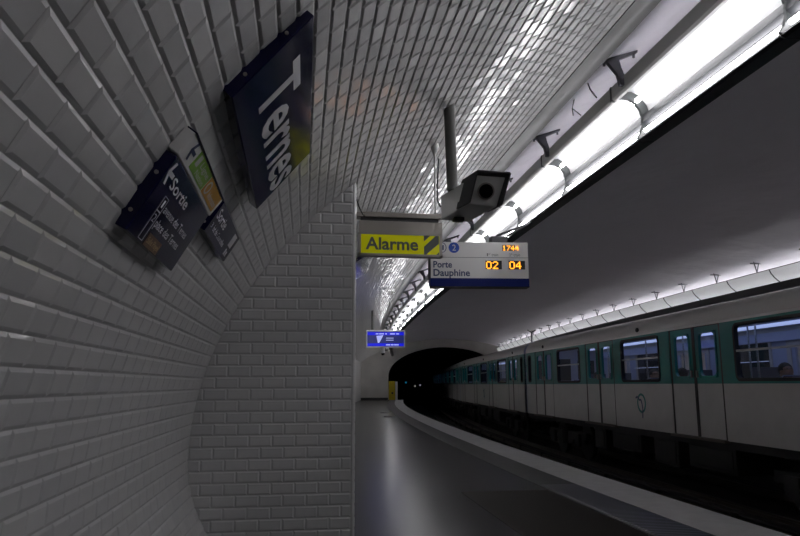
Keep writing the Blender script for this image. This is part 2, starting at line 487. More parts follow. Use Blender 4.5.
s = 4.25
while s < 6.95:
    gm.sweep([(1.58, ZF + .003), (1.58, ZF + .006), (XG - .05, ZF + .006), (XG - .05, ZF + .003)], [s, s + .012]); s += .03
struct('trim_grating', gm, 'mat_brown', label='brown ribbed floor mat near the platform edge')
for s0, x0, x1 in ((26.2, 1.98, 2.42), (22.9, 1.98, 2.42)):
    g = MB().sweep([(x0, ZF - .004), (x0, ZF + .004), (x1, ZF + .004), (x1, ZF - .004)], [s0, s0 + .9], close=True, cap=True)
    k = s0 + .06
    while k < s0 + .85: g.sweep([(x0 + .04, ZF + .004), (x0 + .04, ZF + .009), (x1 - .04, ZF + .009), (x1 - .04, ZF + .004)], [k, k + .03]); k += .09
    o = obj('floor_drain', g, 'grate')
    tag(o, 'black floor grate %s on the far platform' % ('nearer to the tunnel mouth' if s0 > 25 else 'just in front of another grate'), 'drain', 'floor drains')

# the end wall with the tunnel mouth, and the tunnel
TCX, TA, TB, TZ = 6.335, 3.97, 1.96, .6
e = MB(); inner = []; outer = []
for t in np.linspace(0, math.pi, 49):
    inner.append((TCX - TA * math.cos(t), TZ + TB * math.sin(t)))
    d = (-math.cos(t), max(0, math.sin(t)))
    outer.append(None)
def out_pt(xi, zi):              # from the mouth outwards to the vault
    dx, dz = xi - TCX, zi + .6
    k = 1.0
    while ((xi + dx * (k - 1) - CX) / EA) ** 2 + ((zi + dz * (k - 1) - CZ) / EB) ** 2 < 1.0: k += .004
    return (xi + dx * (k - 1), zi + dz * (k - 1))
outer = [out_pt(*p) for p in inner]
inn = [(TCX - TA, ZT)] + [(TCX - TA, ZF)] + inner + [(TCX + TA, ZF), (TCX + TA, ZT)]
def wall_x(z):
    ee = EB if z > CZ else EL
    return EA * math.sqrt(max(0, 1 - ((z - CZ) / ee) ** 2))
ou = [(CX - wall_x(ZT), ZT), (CX - wall_x(ZF), ZF)] + outer + [(CX + wall_x(ZF), ZF), (CX + wall_x(ZT), ZT)]
for i in range(len(inn) - 1):
    e.quad(W(inn[i][0], S_B, inn[i][1]), W(inn[i + 1][0], S_B, inn[i + 1][1]), W(ou[i + 1][0], S_B, ou[i + 1][1]), W(ou[i][0], S_B, ou[i][1]))
    e.quad(W(inn[i][0], S_B, inn[i][1]), W(inn[i + 1][0], S_B, inn[i + 1][1]), W(inn[i + 1][0], S_B + .5, inn[i + 1][1]), W(inn[i][0], S_B + .5, inn[i][1]))
struct('wall_end', e, 'endwall', label='pale end wall around the dark tunnel mouth')
struct('wall_tunnel', MB().sweep(inn, srange(S_B + .5, 110, 1.5)), 'tunnel', label='dark running tunnel beyond the station')
struct('wall_tunnel_far', MB().add([W(a_, 110, b_) for a_, b_ in inn], [tuple(range(len(inn)))]), 'tunnel')
struct('baseboard_end', MB().sweep([(.46, ZF), (.46, ZF + .16), (TCX - TA - .02, ZF + .16), (TCX - TA - .02, ZF)], [S_B - .03, S_B - .004], close=True, cap=True), 'baseboard')

# ------------------------------------------------------------------ rails
def rail(X, label):
    h = ZT + .02
    pr = [(X - .07, h), (X - .07, h + .012), (X - .012, h + .03), (X - .012, h + .11), (X - .035, h + .12), (X - .035, h + .15), (X + .035, h + .15), (X + .035, h + .12), (X + .012, h + .11), (X + .012, h + .03), (X + .07, h + .012), (X + .07, h)]
    tag(obj('running_rail', MB().sweep(pr, srange(S_A, 100, 1.5), close=True, cap=True), 'rail'), label, 'rail', 'running rails')
TN, TFAR = 4.85, 7.82
rail(TN - .72, 'dark steel rail of the empty track, the one beside the platform')
rail(TN + .72, 'dark steel rail of the empty track, the one nearer the train')
rail(TFAR - .72, 'dark steel rail under the near wheels of the train')
rail(TFAR + .72, 'dark steel rail under the far wheels of the train')
def third(X, label):
    t = thing('power_rail', label, 'rail', W(X, 0, ZT))
    h = ZT + .0
    obj('conductor_bar', MB().sweep([(X - .04, h + .16), (X - .04, h + .24), (X + .04, h + .24), (X + .04, h + .16)], srange(S_A, 70, 1.5), close=True, cap=True), 'rail', t)
    obj('cover_board', MB().sweep([(X - .09, h + .28), (X - .09, h + .31), (X + .09, h + .31), (X + .09, h + .28)], srange(S_A, 70, 1.5), close=True, cap=True), 'under', t)
    q = S_A + .5
    while q < 70:
        m = MB().box(-.05, .05, -.06, .06, ZT, ZT + .29, tf=lambda p, q=q: W(X + p[0], q + p[1], p[2])); q += 2.4
        obj('insulator_post', m, 'under', t)
third(CX - .12, 'low covered power rail running between the two tracks')

# ------------------------------------------------------------------ fluorescent light troughs
MODL = 1.70
def fix_pts():
    return dict(lip=[(2.405, 2.335), (2.405, 2.235), (2.425, 2.222), (2.455, 2.225), (2.455, 2.235), (2.425, 2.24), (2.425, 2.335)],
                top=[(2.44, 2.275), (2.50, 2.305), (2.575, 2.310), (2.645, 2.275)],
                back=[(2.645, 2.275), (2.70, 2.20), (2.732, 2.10), (2.732, 2.02), (2.712, 1.95), (2.66, 1.920)],
                house=[(2.60, 1.900), (2.63, 1.890), (2.745, 1.900), (2.752, 1.912), (2.752, 2.03), (2.740, 2.035), (2.738, 2.02), (2.722, 1.940), (2.66, 1.911), (2.605, 1.911)],
                spine=[(2.660, 2.115), (2.718, 2.10), (2.724, 2.045), (2.684, 2.030), (2.650, 2.055)],
                hoop_i=[(2.435, 2.232), (2.49, 2.252), (2.547, 2.246), (2.60, 2.215), (2.640, 2.160), (2.655, 2.10), (2.652, 2.03), (2.632, 1.96), (2.605, 1.92)],
                hoop_o=[(2.435, 2.272), (2.50, 2.302), (2.575, 2.307), (2.642, 2.272), (2.696, 2.198), (2.728, 2.10), (2.728, 2.02), (2.708, 1.952), (2.655, 1.922)])
FXO, FZO = 2.60, 2.10            # fixture origin in the section
def make_fixture(mirror):
    g = -1 if mirror else 1
    t = thing('light_trough', '', 'light', (0, 0, 0), 0, 'x')
    fp = fix_pts()
    L = MODL / 2
    def c(p): return (g * (p[0] - FXO), p[1] - FZO)
    def ext(key, y0, y1, close, name, m, bevel=0, smooth=None):
        pts = [c(p) for p in fp[key]]
        b = MB()
        n = len(pts)
        vs = [(x, y, z) for y in (y0, y1) for x, z in pts]
        fs = [(i, (i + 1) % n, n + (i + 1) % n, n + i) for i in range(n if close else n - 1)]
        if close: fs += [tuple(range(n))[::-1], tuple(range(n, 2 * n))]
        b.add(vs, fs)
        return obj(name, b, m, t, local=True, smooth=smooth)
    ext('lip', -L, L - .006, True, 'upper_rail', 'grey')
    ext('top', -L, L - .002, False, 'opal_cover', 'opal_top', smooth=60)
    ext('back', -L, L - .002, False, 'reflector', 'reflector', smooth=60)
    ext('house', -L, L - .006, True, 'lower_housing', 'black')
    ext('spine', -L, L, True, 'tube_carrier', 'carrier')
    for (X, z), r in (((2.612, 2.232), .020), ((2.668, 1.985), .017)):
        x, zz = c((X, z))
        obj('tube', MB().tube([(x, -L + .014, zz), (x, L - .014, zz)], r, 10), 'tube', t, local=True, smooth=60)
    hi, ho = [c(p) for p in fp['hoop_i']], [c(p) for p in fp['hoop_o']]
    b = MB()
    for k in range(len(hi) - 1):
        q = [hi[k], hi[k + 1], ho[k + 1], ho[k]]
        b.prism([(x, -L - .012, z) for x, z in q], (0, .024, 0))
    x0, z0 = c((2.405, 2.34)); x1, z1 = c((2.43, 2.215))
    b.box(min(x0, x1) - .004, max(x0, x1) + .004, -L - .012, -L + .012, z1, z0)
    for k in range(len(hi) - 1):
        b.tube([(hi[k][0], -L, hi[k][1]), (hi[k + 1][0], -L, hi[k + 1][1])], .010, 6)
    obj('end_rib', b, 'ribgrey', t, local=True)
    # bracket up to the vault
    yb = -L - .24
    b = MB()
    def vp(X): return (X, vz(X) - .004)
    a0, a1, a2, a3 = vp(2.235), vp(2.53), vp(2.27), vp(2.40)
    poly = [a0, (a0[0] + .0, a0[1] - .018), (2.285, a2[1] - .03), (2.355, 2.345), (2.375, 2.255), (2.412, 2.255), (2.412, 2.335), (2.39, 2.40), (2.375, a3[1] - .045), (2.53, a1[1] - .018), a1]
    b.prism([(c(p)[0], yb, c(p)[1]) for p in poly], (0, .035, 0))
    for X in (2.26, 2.505):
        x, z = c((X, vz(X) - .03)); b.tube([(x, yb + .018, z + .028), (x, yb + .018, z - .022)], .011, 8)
    obj('bracket', b, 'bracket', t, local=True)
    return t
def make_far_fixture():          # seen from its back: a leaning opal sheet above a black housing
    t = thing('light_trough', '', 'light', (0, 0, 0), 0, 'x')
    L = MODL / 2
    def c(p): return (p[0] - FXB, p[1] - FZB)
    def strip(pts, y0, y1, m, name, close=False, smooth=None):
        pts = [c(p) for p in pts]; n = len(pts)
        fs = [(i, (i + 1) % n, n + (i + 1) % n, n + i) for i in range(n if close else n - 1)]
        if close: fs += [tuple(range(n))[::-1], tuple(range(n, 2 * n))]
        return obj(name, MB().add([(x, y, z) for y in (y0, y1) for x, z in pts], fs), m, t, local=True, smooth=smooth)
    strip([(9.80, 2.425), (9.83, 2.35), (9.90, 2.26), (9.99, 2.18), (10.08, 2.13)], -L, L - .01, 'far_sheet', 'opal_sheet', smooth=60)
    strip([(9.785, 2.43), (9.79, 2.415), (9.81, 2.42), (9.805, 2.435)], -L, L, 'dgrey', 'upper_rail', True)
    strip([(9.97, 2.15), (9.97, 1.98), (10.30, 1.96), (10.32, 1.99), (10.02, 2.01), (10.02, 2.15)], -L, L - .006, 'black', 'lower_housing', True)
    strip([(10.28, 2.10), (10.36, 2.12), (10.36, 2.02), (10.28, 2.02)], -L, L, 'grey', 'tube_carrier', True)
    x, z = c((10.20, 2.27))
    obj('tube', MB().tube([(x, -L + .05, z), (x, L - .05, z)], .019, 10), 'tube', t, local=True, smooth=60)
    pts = [(9.80, 2.425), (9.83, 2.35), (9.90, 2.26), (9.99, 2.18), (10.08, 2.13)]
    b = MB(); b.tube([(c(p)[0] - .006, -L, c(p)[1]) for p in pts], .014, 6); obj('end_rib', b, 'ribgrey', t, local=True)
    b = MB()
    for sg in (-1, 1):
        b.tube([(c((9.80, 0))[0], -L + .45, c((0, 2.43))[1]), (c((9.80, 0))[0] + .06 * sg, -L + .45, vz(9.80 + .06 * sg) - FZB + .01)], .012, 6)
    b.box(c((9.66, 0))[0], c((9.94, 0))[0], -L + .43, -L + .47, vz(9.80) - FZB - .035, vz(9.80) - FZB - .01)
    obj('bracket', b, 'bracket', t, local=True)
    b = MB(); b.tube([(c((10.30, 0))[0], -L + .45, c((0, 2.05))[1]), (c((10.30, 0))[0], -L + .45, vz(10.30) - FZB + .01)], .012, 6); obj('rear_hanger', b, 'bracket', t, local=True)
    return t
FXB, FZB = 10.05, 2.15
ORD = ['first', 'second', 'third', 'fourth', 'fifth', 'sixth', 'seventh', 'eighth', 'ninth', 'tenth', 'eleventh', 'twelfth', 'thirteenth', 'fourteenth', 'fifteenth', 'sixteenth', 'seventeenth',
       'eighteenth', 'nineteenth', 'twentieth', 'twenty-first', 'twenty-second', 'twenty-third', 'twenty-fourth', 'twenty-fifth', 'twenty-sixth', 'twenty-seventh', 'twenty-eighth', 'twenty-ninth', 'thirtieth', 'thirty-first', 'thirty-second', 'thirty-third', 'thirty-fourth']
def light_row(far, X, zf, first, n, skip, what, edge, grp):
    t = make_far_fixture() if far else make_fixture(False)
    for k in range(n):
        s = first + MODL * k + MODL / 2
        if s + MODL / 2 > S_B: break
        label = '%s lit trough of the row %s, counted from %s' % (ORD[k - skip], what, edge) if k >= skip else '%s trough outside the frame in the row %s, counted towards the viewer' % (ORD[skip - 1 - k], what)
        if k == 0:
            p = W(X, s, zf); t.location = (p[0], p[1], p[2] + EYE); t.rotation_euler = (0, 0, heading(s)); t['label'] = label; t['group'] = grp
        else: dup(t, W(X, s, zf), heading(s), label, grp)
J0 = 3.30 - 4 * MODL
light_row(False, FXO, FZO, J0, 31, 4, 'above the near platform', 'the top right corner', 'lights above the near platform')
light_row(True, FXB, FZB, J0 + .5, 31, 9, 'beyond the train', 'the right picture edge', 'lights above the far platform')
# loose cable ends by the second bracket
cb = MB().tube([(2.33, 5.25, vz(2.33) - .002), (2.345, 5.24, 2.42), (2.39, 5.22, 2.34)], .006, 6)
tag(obj('cable_stub', cb, 'black'), 'short dark cable end hanging from the plaster beside a light bracket', 'cable', 'loose cable ends')
cb = MB().tube([(2.36, 5.62, vz(2.36) - .002), (2.33, 5.60, 2.40), (2.40, 5.58, 2.33)], .005, 6).tube([(2.33, 5.60, 2.40), (2.345, 5.62, 2.34)], .005, 6)
tag(obj('cable_stub', cb, 'black'), 'forked dark cable end hanging from the plaster, farther from the bracket', 'cable', 'loose cable ends')

# ------------------------------------------------------------------ enamel signs on the tiled wall
def wall_face(nt, ft, fb, nb):   # front corners: near top, far top, far bottom, near bottom
    nt, ft, fb, nb = map(Vector, (nt, ft, fb, nb))
    r = ((ft - nt) + (fb - nb)).normalized(); u = ((nt - nb) + (ft - fb)); u = (u - r * u.dot(r)).normalized()
    n = u.cross(r) * -1
    n = r.cross(u)
    if n.x < 0: n = -n
    c = (nt + ft + fb + nb) / 4
    w = ((ft - nt).length + (fb - nb).length) / 2; h = ((nt - nb).length + (ft - fb).length) / 2
    return Face(c - r * w / 2 - u * h / 2, r, u, n), w, h
def wall_sign(name, label, corners, depth, body='navy', screws=True, plate=None):
    F, w, h = wall_face(*corners)
    t = thing(name, label, 'sign', tuple(F.O + F.r * w / 2))
    m = MB(); F.box(m, 0, w, 0, h, -depth - .006, 0)
    obj('plate', m, body, t, bevel=.004)
    if screws:
        for b in (.22, .72):
            for a_, sg in ((0, -1), (w, 1)):
                m = MB(); c0 = F.p(a_ + sg * .0005, h * b, -depth * .5)
                m.disc(c0, F.r * sg, .006, 10, .004); obj('screw', m, 'steel', t)
    return F, w, h, t
F, w, h, t = wall_sign('station_name_sign', 'large navy enamel sign with white station name Ternes on the tiled wall',
                       tuple(tuple(q * .955 for q in p) for p in ((.0206, 2.0533, 1.1439), (.0258, 3.226, 1.0939), (-.2165, 3.2147, .8027), (-.2217, 2.0419, .8527))), .040)
m = MB(); F.text(m, 'Ternes', w * .125, h * .255, w * .855, h * .56, .0015, .018, cap='T'); obj('lettering', m, 'sign_white', t)
def arrow(F, m, a, b, sz, h):    # arrow pointing to the near end of the wall
    th = sz * .20
    F.poly(m, [(a + sz * .15, b + sz * .5 - th / 2), (a + sz, b + sz * .5 - th / 2), (a + sz, b + sz * .5 + th / 2), (a + sz * .15, b + sz * .5 + th / 2)], h, h + .0008)
    F.poly(m, [(a, b + sz * .5), (a + th * 1.35, b + sz * .5), (a + sz * .56, b + sz * .98), (a + sz * .56 - th * 1.3, b + sz * .98)], h, h + .0008)
    F.poly(m, [(a, b + sz * .5), (a + sz * .56 - th * 1.3, b + .02 * sz), (a + sz * .56, b + .02 * sz), (a + th * 1.35, b + sz * .5)], h, h + .0008)
F, w, h, t = wall_sign('exit_sign', 'navy exit sign with arrow and two street names, largest of the lower signs',
                       ((-.3475, 1.9125, .6232), (-.3482, 2.5882, .6196), (-.4707, 2.5869, .4063), (-.47, 1.9112, .4098)), .042)
m = MB(); arrow(F, m, w * .012, h * .665, h * .29, .001); F.text(m, 'Sortie', w * .135, h * .695, w * .40, h * .155, .0015, .016, cap='S')
F.text(m, '1', w * .195, h * .47, .016, h * .10, .0015); F.text(m, '2', w * .188, h * .28, .026, h * .10, .0015)
F.text(m, 'avenue des Ternes', w * .265, h * .45, w * .57, h * .115, .0015, .012, cap='d')
F.text(m, 'place des Ternes', w * .265, h * .255, w * .545, h * .115, .0015, .012, cap='d')
for b0, b1 in ((.42, .61), (.03, .42)):
    for q in ((w * .170, w * .174, h * b0, h * b1), (w * .240, w * .244, h * b0, h * b1), (w * .170, w * .244, h * b0, h * b0 + .002), (w * .170, w * .244, h * b1 - .002, h * b1)):
        F.box(m, *q, .0008, .0018)
obj('lettering', m, 'sign_white', t)
m = MB(); F.box(m, w * .285, w * .55, h * .01, h * .175, .0, .0015); pq = obj('venue_plate', m, 'brown', t, label='brown plate with gold lettering')
m = MB(); F.text(m, 'Salle Pleyel', w * .305, h * .055, w * .225, h * .085, .002, .008, cap='S'); obj('venue_lettering', m, 'gold', pq)
F, w, h, t = wall_sign('line_sign', 'white sign strip with green and orange fields above the navy exit sign',
                       ((-.300, 1.900, .687), (-.303, 2.622, .680), (-.347, 2.600, .622), (-.345, 1.915, .626)), .03, 'sign_panel', False)
m = MB(); arrow(F, m, w * .075, h * .18, h * .80, .001); obj('arrow', m, 'textnavy', t)
m = MB(); F.box(m, w * .20, w * .55, h * .16, h * .95, 0, .0012); g_ = obj('green_field', m, 'green', t, label='green field')
m = MB(); F.text(m, '1', w * .225, h * .42, w * .05, h * .48, .002, .03); obj('numeral', m, 'sign_white', g_); m = MB(); F.text(m, 'Ligne', w * .31, h * .58, w * .20, h * .28, .002, .01, cap='L')
F.text(m, 'Nation', w * .31, h * .22, w * .20, h * .24, .002, .01, cap='N'); obj('lettering', m, 'sign_white', g_)
m = MB(); F.box(m, w * .565, w * .955, h * .16, h * .95, 0, .0012); g_ = obj('orange_field', m, 'orange', t, label='orange field')
m = MB(); F.ring(m, w * .625, h * .55, h * .22, h * .31, .0012, .002, sx=1.3); obj('roundel', m, 'sign_white', g_); m = MB(); F.text(m, 'Information', w * .70, h * .30, w * .22, h * .30, .002, .01, cap='I'); obj('lettering', m, 'sign_white', g_)
m = MB(); F.box(m, 0, w, h, h + .004, -.03, .003); obj('top_edge', m, 'navy', t)
F, w, h, t = wall_sign('exit_sign', 'small navy exit sign beyond the larger one, lower right of the white strip',
                       ((-.3018, 2.6763, .6957), (-.3015, 3.3532, .6926), (-.373, 3.3527, .5766), (-.3733, 2.6758, .5797)), .040)
m = MB(); F.text(m, 'Sortie', w * .035, h * .52, w * .36, h * .32, .0015, .016, cap='S')
F.text(m, '3', w * .05, h * .22, .025, h * .16, .0015); F.text(m, 'bd de Courcelles', w * .14, h * .20, w * .50, h * .19, .0015, .01, cap='d')
obj('lettering', m, 'sign_white', t)
m = MB(); F.box(m, w * .77, w * .90, h * .44, h * .90, 0, .0015); F.box(m, w * .80, w * .84, h * .12, h * .34, 0, .0015); F.box(m, w * .86, w * .90, h * .12, h * .30, 0, .0015); obj('pictogram', m, 'sign_white', t)

# navy sign on the vault beyond the pier
def on_vault(s, z, off):
    x = CX - (EA - off) * math.sqrt(1 - ((z - CZ) / (EB - off)) ** 2); return W(x, s, z)
F, w, h, t = wall_sign('station_name_sign', 'glossy dark sign on the tiled vault just past the pier corner',
                       (on_vault(8.9, 1.755, .05), on_vault(10.9, 1.755, .05), on_vault(10.95, 1.55, .05), on_vault(8.95, 1.55, .05)), .045)

# ------------------------------------------------------------------ the hanging alarm sign, its hanger rod and cable
AY = 5.2
t = thing('alarm_sign', 'yellow hanging sign reading Alarme in a steel box frame', 'sign', (.72, AY, .97), 0)
F = Face((.412, AY, .966), (1, .0, -.006), (.0, 0, 1), (0, -1, 0)); w = .642
obj('cap_rail', F.box(MB(), -.012, w, .300, .338, -.09, .012), 'steel', t, bevel=.003)
obj('header_box', F.box(MB(), .006, w + .008, .178, .272, -.08, .006), 'steel', t, bevel=.003)
obj('neck', F.box(MB(), .02, w - .02, .270, .302, -.06, -.01), 'dgrey', t)
fr = MB()
F.box(fr, .0, w + .006, .0, .018, -.07, .008); F.box(fr, .0, w + .006, .166, .180, -.07, .008)
F.box(fr, .0, .020, .0, .18, -.07, .008); F.box(fr, w - .016, w + .006, .0, .18, -.07, .008)
obj('panel_frame', fr, 'steel', t)
yp = obj('alarm_panel', F.box(MB(), .018, w - .014, .016, .168, -.06, .002), 'yellow', t, label='yellow panel')
m = MB(); F.text(m, 'Alarme', .055, .047, .405, .098, .0035, .026, cap='A'); obj('lettering', m, 'alarm_grey', yp)
m = MB()
x0, x1, y0, y1 = .505, w - .020, .018, .166
F.poly(m, [(x0, y0), (x0 + .016, y0), (x1, y0 + .088), (x1, y1), (x1 - .025, y1), (x0, y0 + .062)], .002, .0035)
F.poly(m, [(x0, y1 - .045), (x0 + .05, y1), (x0, y1)], .002, .0035)
F.poly(m, [(x1 - .022, y0), (x1, y0), (x1, y0 + .022)], .002, .0035)
obj('hazard_stripes', m, 'alarm_grey', yp)
m = MB(); m.tube([(1.022, 5.27, vz(1.022) - .03), (1.022, 5.26, 1.25)], .0065, 8)
t2 = thing('hanger_rod', 'thin steel rod with flared boss holding the alarm sign from the vault', 'rod', (1.022, 5.27, 1.25))
obj('rod', m, 'grey', t2)
n_ = Vector((at_arc(arc_of_X(1.022))[2], 0, at_arc(arc_of_X(1.022))[3]))
p_ = Vector((1.022, 5.27, vz(1.022)))
obj('boss', MB().tube([p_ - n_ * .0, p_ + n_ * .02 + Vector((0, 0, -.02)), Vector((1.022, 5.27, p_.z - .075)), Vector((1.022, 5.27, p_.z - .10))], [.034, .034, .016, .008], 12), 'casing', t2, smooth=40)
m = MB(); pts = []
for k in range(9):
    q = k / 8; pts.append((.345 + .11 * q, 4.86 + .30 * q, 1.41 - .15 * q - .035 * math.sin(math.pi * q)))
tag(obj('black_cable', m.tube(pts, .0055, 6), 'black'), 'thin black cable curving from the pier top to the alarm sign', 'cable')

# ------------------------------------------------------------------ security camera on its pole
t = thing('ceiling_pole', 'grey round pole hanging from the tiled vault above the camera', 'pole', (.962, 4.41, 1.27))
obj('pole', MB().tube([(.960, 4.41, vz(.96) + .03), (.975, 4.41, 1.268)], .037, 20), 'polemetal', t, smooth=50)
m = MB()
A, D, H = Vector((.916, 4.523, 1.257)), Vector((.922, 4.548, 1.100)), Vector((1.110, 4.524, 1.086))
B, C, G, FF = Vector((1.073, 4.100, 1.312)), Vector((1.034, 4.160, 1.125)), Vector((1.224, 4.14, 1.108)), Vector((1.268, 4.075, 1.297))
A2 = A + (FF - B) * .96
t = thing('security_camera', 'grey security camera in a boxy hood at the pole end', 'camera', tuple((D + H) / 2))
ax = ((C - D) + (G - H)).normalized()
cz_ = Vector((0, 0, .0))
# closed housing: stops 4 cm behind the hood front
Bi, Ci, Gi, Fi = [p - ax * .05 for p in (B, C + Vector((0, 0, .004)), G + Vector((0, 0, .004)), FF)]
obj('housing', MB().hexa([A, D, H, A2], [Bi - Vector((0, 0, .008)), Ci, Gi, Fi - Vector((0, 0, .008))]), 'casing', t, bevel=.006)
hd = MB()
th = .008
up = Vector((0, 0, th))
sx = (FF - B).normalized() * th
Bb, Fb = B - ax * .20, FF - ax * .20
hd.hexa([Bb - sx * .4, B - sx * .4, FF + sx * .4, Fb + sx * .4], [p + up for p in (Bb - sx * .4, B - sx * .4, FF + sx * .4, Fb + sx * .4)])
hd.hexa([Bb - sx, B - sx, C - sx, Ci - ax * .12 - sx], [Bb, B, C, Ci - ax * .12])
hd.hexa([Fb, FF, G, Gi - ax * .12], [Fb + sx, FF + sx, G + sx, Gi - ax * .12 + sx])
obj('sun_hood', hd, 'dgrey', t)
cc = (Bi + Ci + Gi + Fi) / 4 + Vector((0, 0, -.006)); fn = (Gi - Ci).cross(Bi - Ci).normalized()
if fn.dot(ax) < 0: fn = -fn
ln = obj('lens', MB().tube([cc, cc + fn * .018], [.047, .044], 24), 'lens', t, smooth=40)
obj('lens_ring', MB().tube([cc, cc + fn * .012], [.055, .053], 24), 'steel', t, smooth=40)
obj('base_foot', MB().box(.99, 1.06, 4.44, 4.50, 1.075, 1.10), 'black', t, bevel=.004)
m = MB(); m.tube([(.922, 4.60, 1.55), (.91, 4.60, 1.35), (.905, 4.575, 1.24), (.918, 4.54, 1.19)], .006, 6)
obj('signal_cable', m, 'dgrey', t)

# ------------------------------------------------------------------ train indicator panel
SY = 7.7
def dotdigits(F, mb, txt, a, b, hgt, h, mi=0):
    G5 = {'0': ['01110', '10001', '10001', '10001', '10001', '10001', '01110'], '1': ['00100', '01100', '00100', '00100', '00100', '00100', '01110'],
          '2': ['01110', '10001', '00001', '00010', '00100', '01000', '11111'], '4': ['00010', '00110', '01010', '10010', '11111', '00010', '00010'],
          '7': ['11111', '00001', '00010', '00100', '00100', '01000', '01000']}
    u = hgt / 7
    for ch in txt:
        for i, row in enumerate(G5[ch]):
            for k, c in enumerate(row):
                if c == '1': F.box(mb, a + k * u - u * .06, a + k * u + u * 1.02, b + hgt - (i + 1) * u - u * .04, b + hgt - i * u, h, h + .002, mi)
        a += u * 6
    return mb
t = thing('train_indicator', 'white hanging panel showing Porte Dauphine and amber waiting times', 'sign', (1.99, SY, 1.07))
rt = Vector((1, -.075, -.001)).normalized()
w, h = 1.135, .515
O = Vector((1.436, SY + .04, 1.098))
F = Face(O, rt, (0, 0, 1), rt.cross(Vector((0, 0, 1))))
if F.n.y > 0: F.n = -F.n
obj('cabinet', F.box(MB(), 0, w, 0, h, -.16, 0), 'sign_panel', t, bevel=.006)
obj('blue_band', F.box(MB(), -.002, w + .004, .0, .095, -.162, .004), 'blue', t, bevel=.004)
m = MB(); F.box(m, -.006, w + .006, -.006, .0, -.16, .004); F.box(m, -.008, .004, .09, h * .64, -.16, .003); obj('black_trim', m, 'black', t)
m = MB(); F.box(m, .0, w, .333, .338, 0, .0015); obj('dividing_line', m, 'textgrey', t)
m = MB(); F.text(m, 'Porte', .035, .215, .215, .076, .0015, .022, cap='P'); F.text(m, 'Dauphine', .035, .118, .42, .080, .0015, .022, cap='D'); obj('lettering', m, 'textnavy', t)
m = MB(); F.text(m, '1', .655, .352, .012, .034, .0015); F.text(m, 'er', .675, .368, .022, .018, .0015); F.text(m, 'train', .71, .352, .075, .034, .0015)
F.text(m, '2', .915, .352, .018, .034, .0015); F.text(m, 'e', .938, .368, .012, .018, .0015); F.text(m, 'train', .965, .352, .075, .034, .0015); obj('small_lettering', m, 'textgrey', t)
m = MB(); F.ring(m, .125, .448, .056, .064, 0, .0015); F.text(m, 'M', .092, .418, .066, .06, .0015, .01); obj('metro_roundel', m, 'textnavy', t)
m = MB(); F.disc(m, .275, .448, .062, 0, .0015); ro = obj('line_roundel', m, 'blueround', t, label='blue disc with a white 2')
m = MB(); F.text(m, '2', .256, .412, .042, .072, .0025, .01); obj('numeral', m, 'sign_white', ro)
for a0, a1, b0, b1, tx, dx in ((.635, .825, .20, .300, '02', .008), (.905, 1.095, .20, .300, '04', .008)):
    d_ = obj('display_window', F.box(MB(), a0, a1, b0, b1, 0, .003), 'black', t)
    for q_, ch in enumerate(tx): obj('amber_digit', dotdigits(F, MB(), ch, a0 + dx + q_ * .088 / 7 * 6, b0 + .004, .088, .003), 'led', d_)
d_ = obj('display_window', F.box(MB(), .835, .985, .415, .485, 0, .001), 'alarm_grey', t)
for q_, ch in enumerate('1744'): obj('amber_digit', dotdigits(F, MB(), ch, .838 + q_ * .058 / 7 * 6, .420, .058, .002), 'led', d_)
m = MB()
for a_ in (.78, .90):
    p = F.p(a_, h, -.10); m.tube([p, (p[0] + .02, p[1], p[2] + .10), (2.66, p[1] + .01, 1.88), (2.67, p[1] + .01, 1.93)], .014, 8)
obj('hanger', m, 'dgrey', t)
m = MB(); c0 = F.p(.80, h + .03, -.08); m.box(c0[0] - .09, c0[0] + .10, c0[1] - .05, c0[1] + .05, c0[2] - .035, c0[2] + .05); obj('junction_box', m, 'dgrey', t, bevel=.01)

# small spot lamp below the panel
p = W(1.93, 8.6, 1.14)

# ------------------------------------------------------------------ blue screen farther along
SS_ = 20.2
c0 = Vector(W(1.88, SS_, 1.31)); rh = heading(SS_)
t = thing('info_screen', 'small blue lit screen in a grey frame hanging over the far platform', 'screen', tuple(c0))
F = Face(c0 + Vector((-.57, 0, -.255)), (1, -.03, 0), (0, 0, 1), (-.03, -1, 0)); w, h = 1.14, .51
fr = MB(); F.box(fr, 0, w, 0, .035, -.12, .01); F.box(fr, 0, w, h - .035, h, -.12, .01); F.box(fr, 0, .035, 0, h, -.12, .01); F.box(fr, w - .035, w, 0, h, -.12, .01); F.box(fr, 0, w, 0, h, -.14, -.02)
obj('frame', fr, 'casing', t)
sp = obj('screen_panel', F.box(MB(), .03, w - .03, .03, h - .03, -.02, .0), 'screen_dark', t)
m = MB(); F.box(m, .035, w - .035, .36, .45, 0, .003); F.box(m, .035, w - .035, .045, .125, 0, .003); obj('blue_band', m, 'screen_blue', sp)
m = MB()
for k, (a0, a1) in enumerate(((.28, .36), (.38, .52), (.56, .60), (.70, .84), (.88, .96))): F.box(m, a0, a1, .385, .415, .003, .004)
for a0, a1 in ((.58, .70), (.72, .80), (.82, .95)): F.box(m, a0, a1, .065, .10, .003, .004)
F.poly(m, [(.30, .34), (.50, .36), (.44, .24), (.38, .14), (.34, .14)], 0, .002)
for b in (.21, .27): F.box(m, .58, .80, b, b + .015, 0, .002)
obj('screen_text', m, 'screen_white', sp)
px_ = 1.50
obj('hanger_pole', MB().tube([W(px_, SS_ + .05, 1.55), W(px_, SS_ + .05, vz(px_) + .02)], .032, 10), 'polemetal', t)
t = thing('security_camera', 'little white dome camera under the blue screen', 'camera', W(1.80, SS_, .92))
obj('housing', MB().tube([W(1.80, SS_ + .04, 1.055), W(1.80, SS_ + .04, .90)], [.06, .065], 14), 'sign_panel', t)
obj('dome', MB().ball(W(1.80, SS_ + .04, .89), .058), 'lens', t, smooth=60)
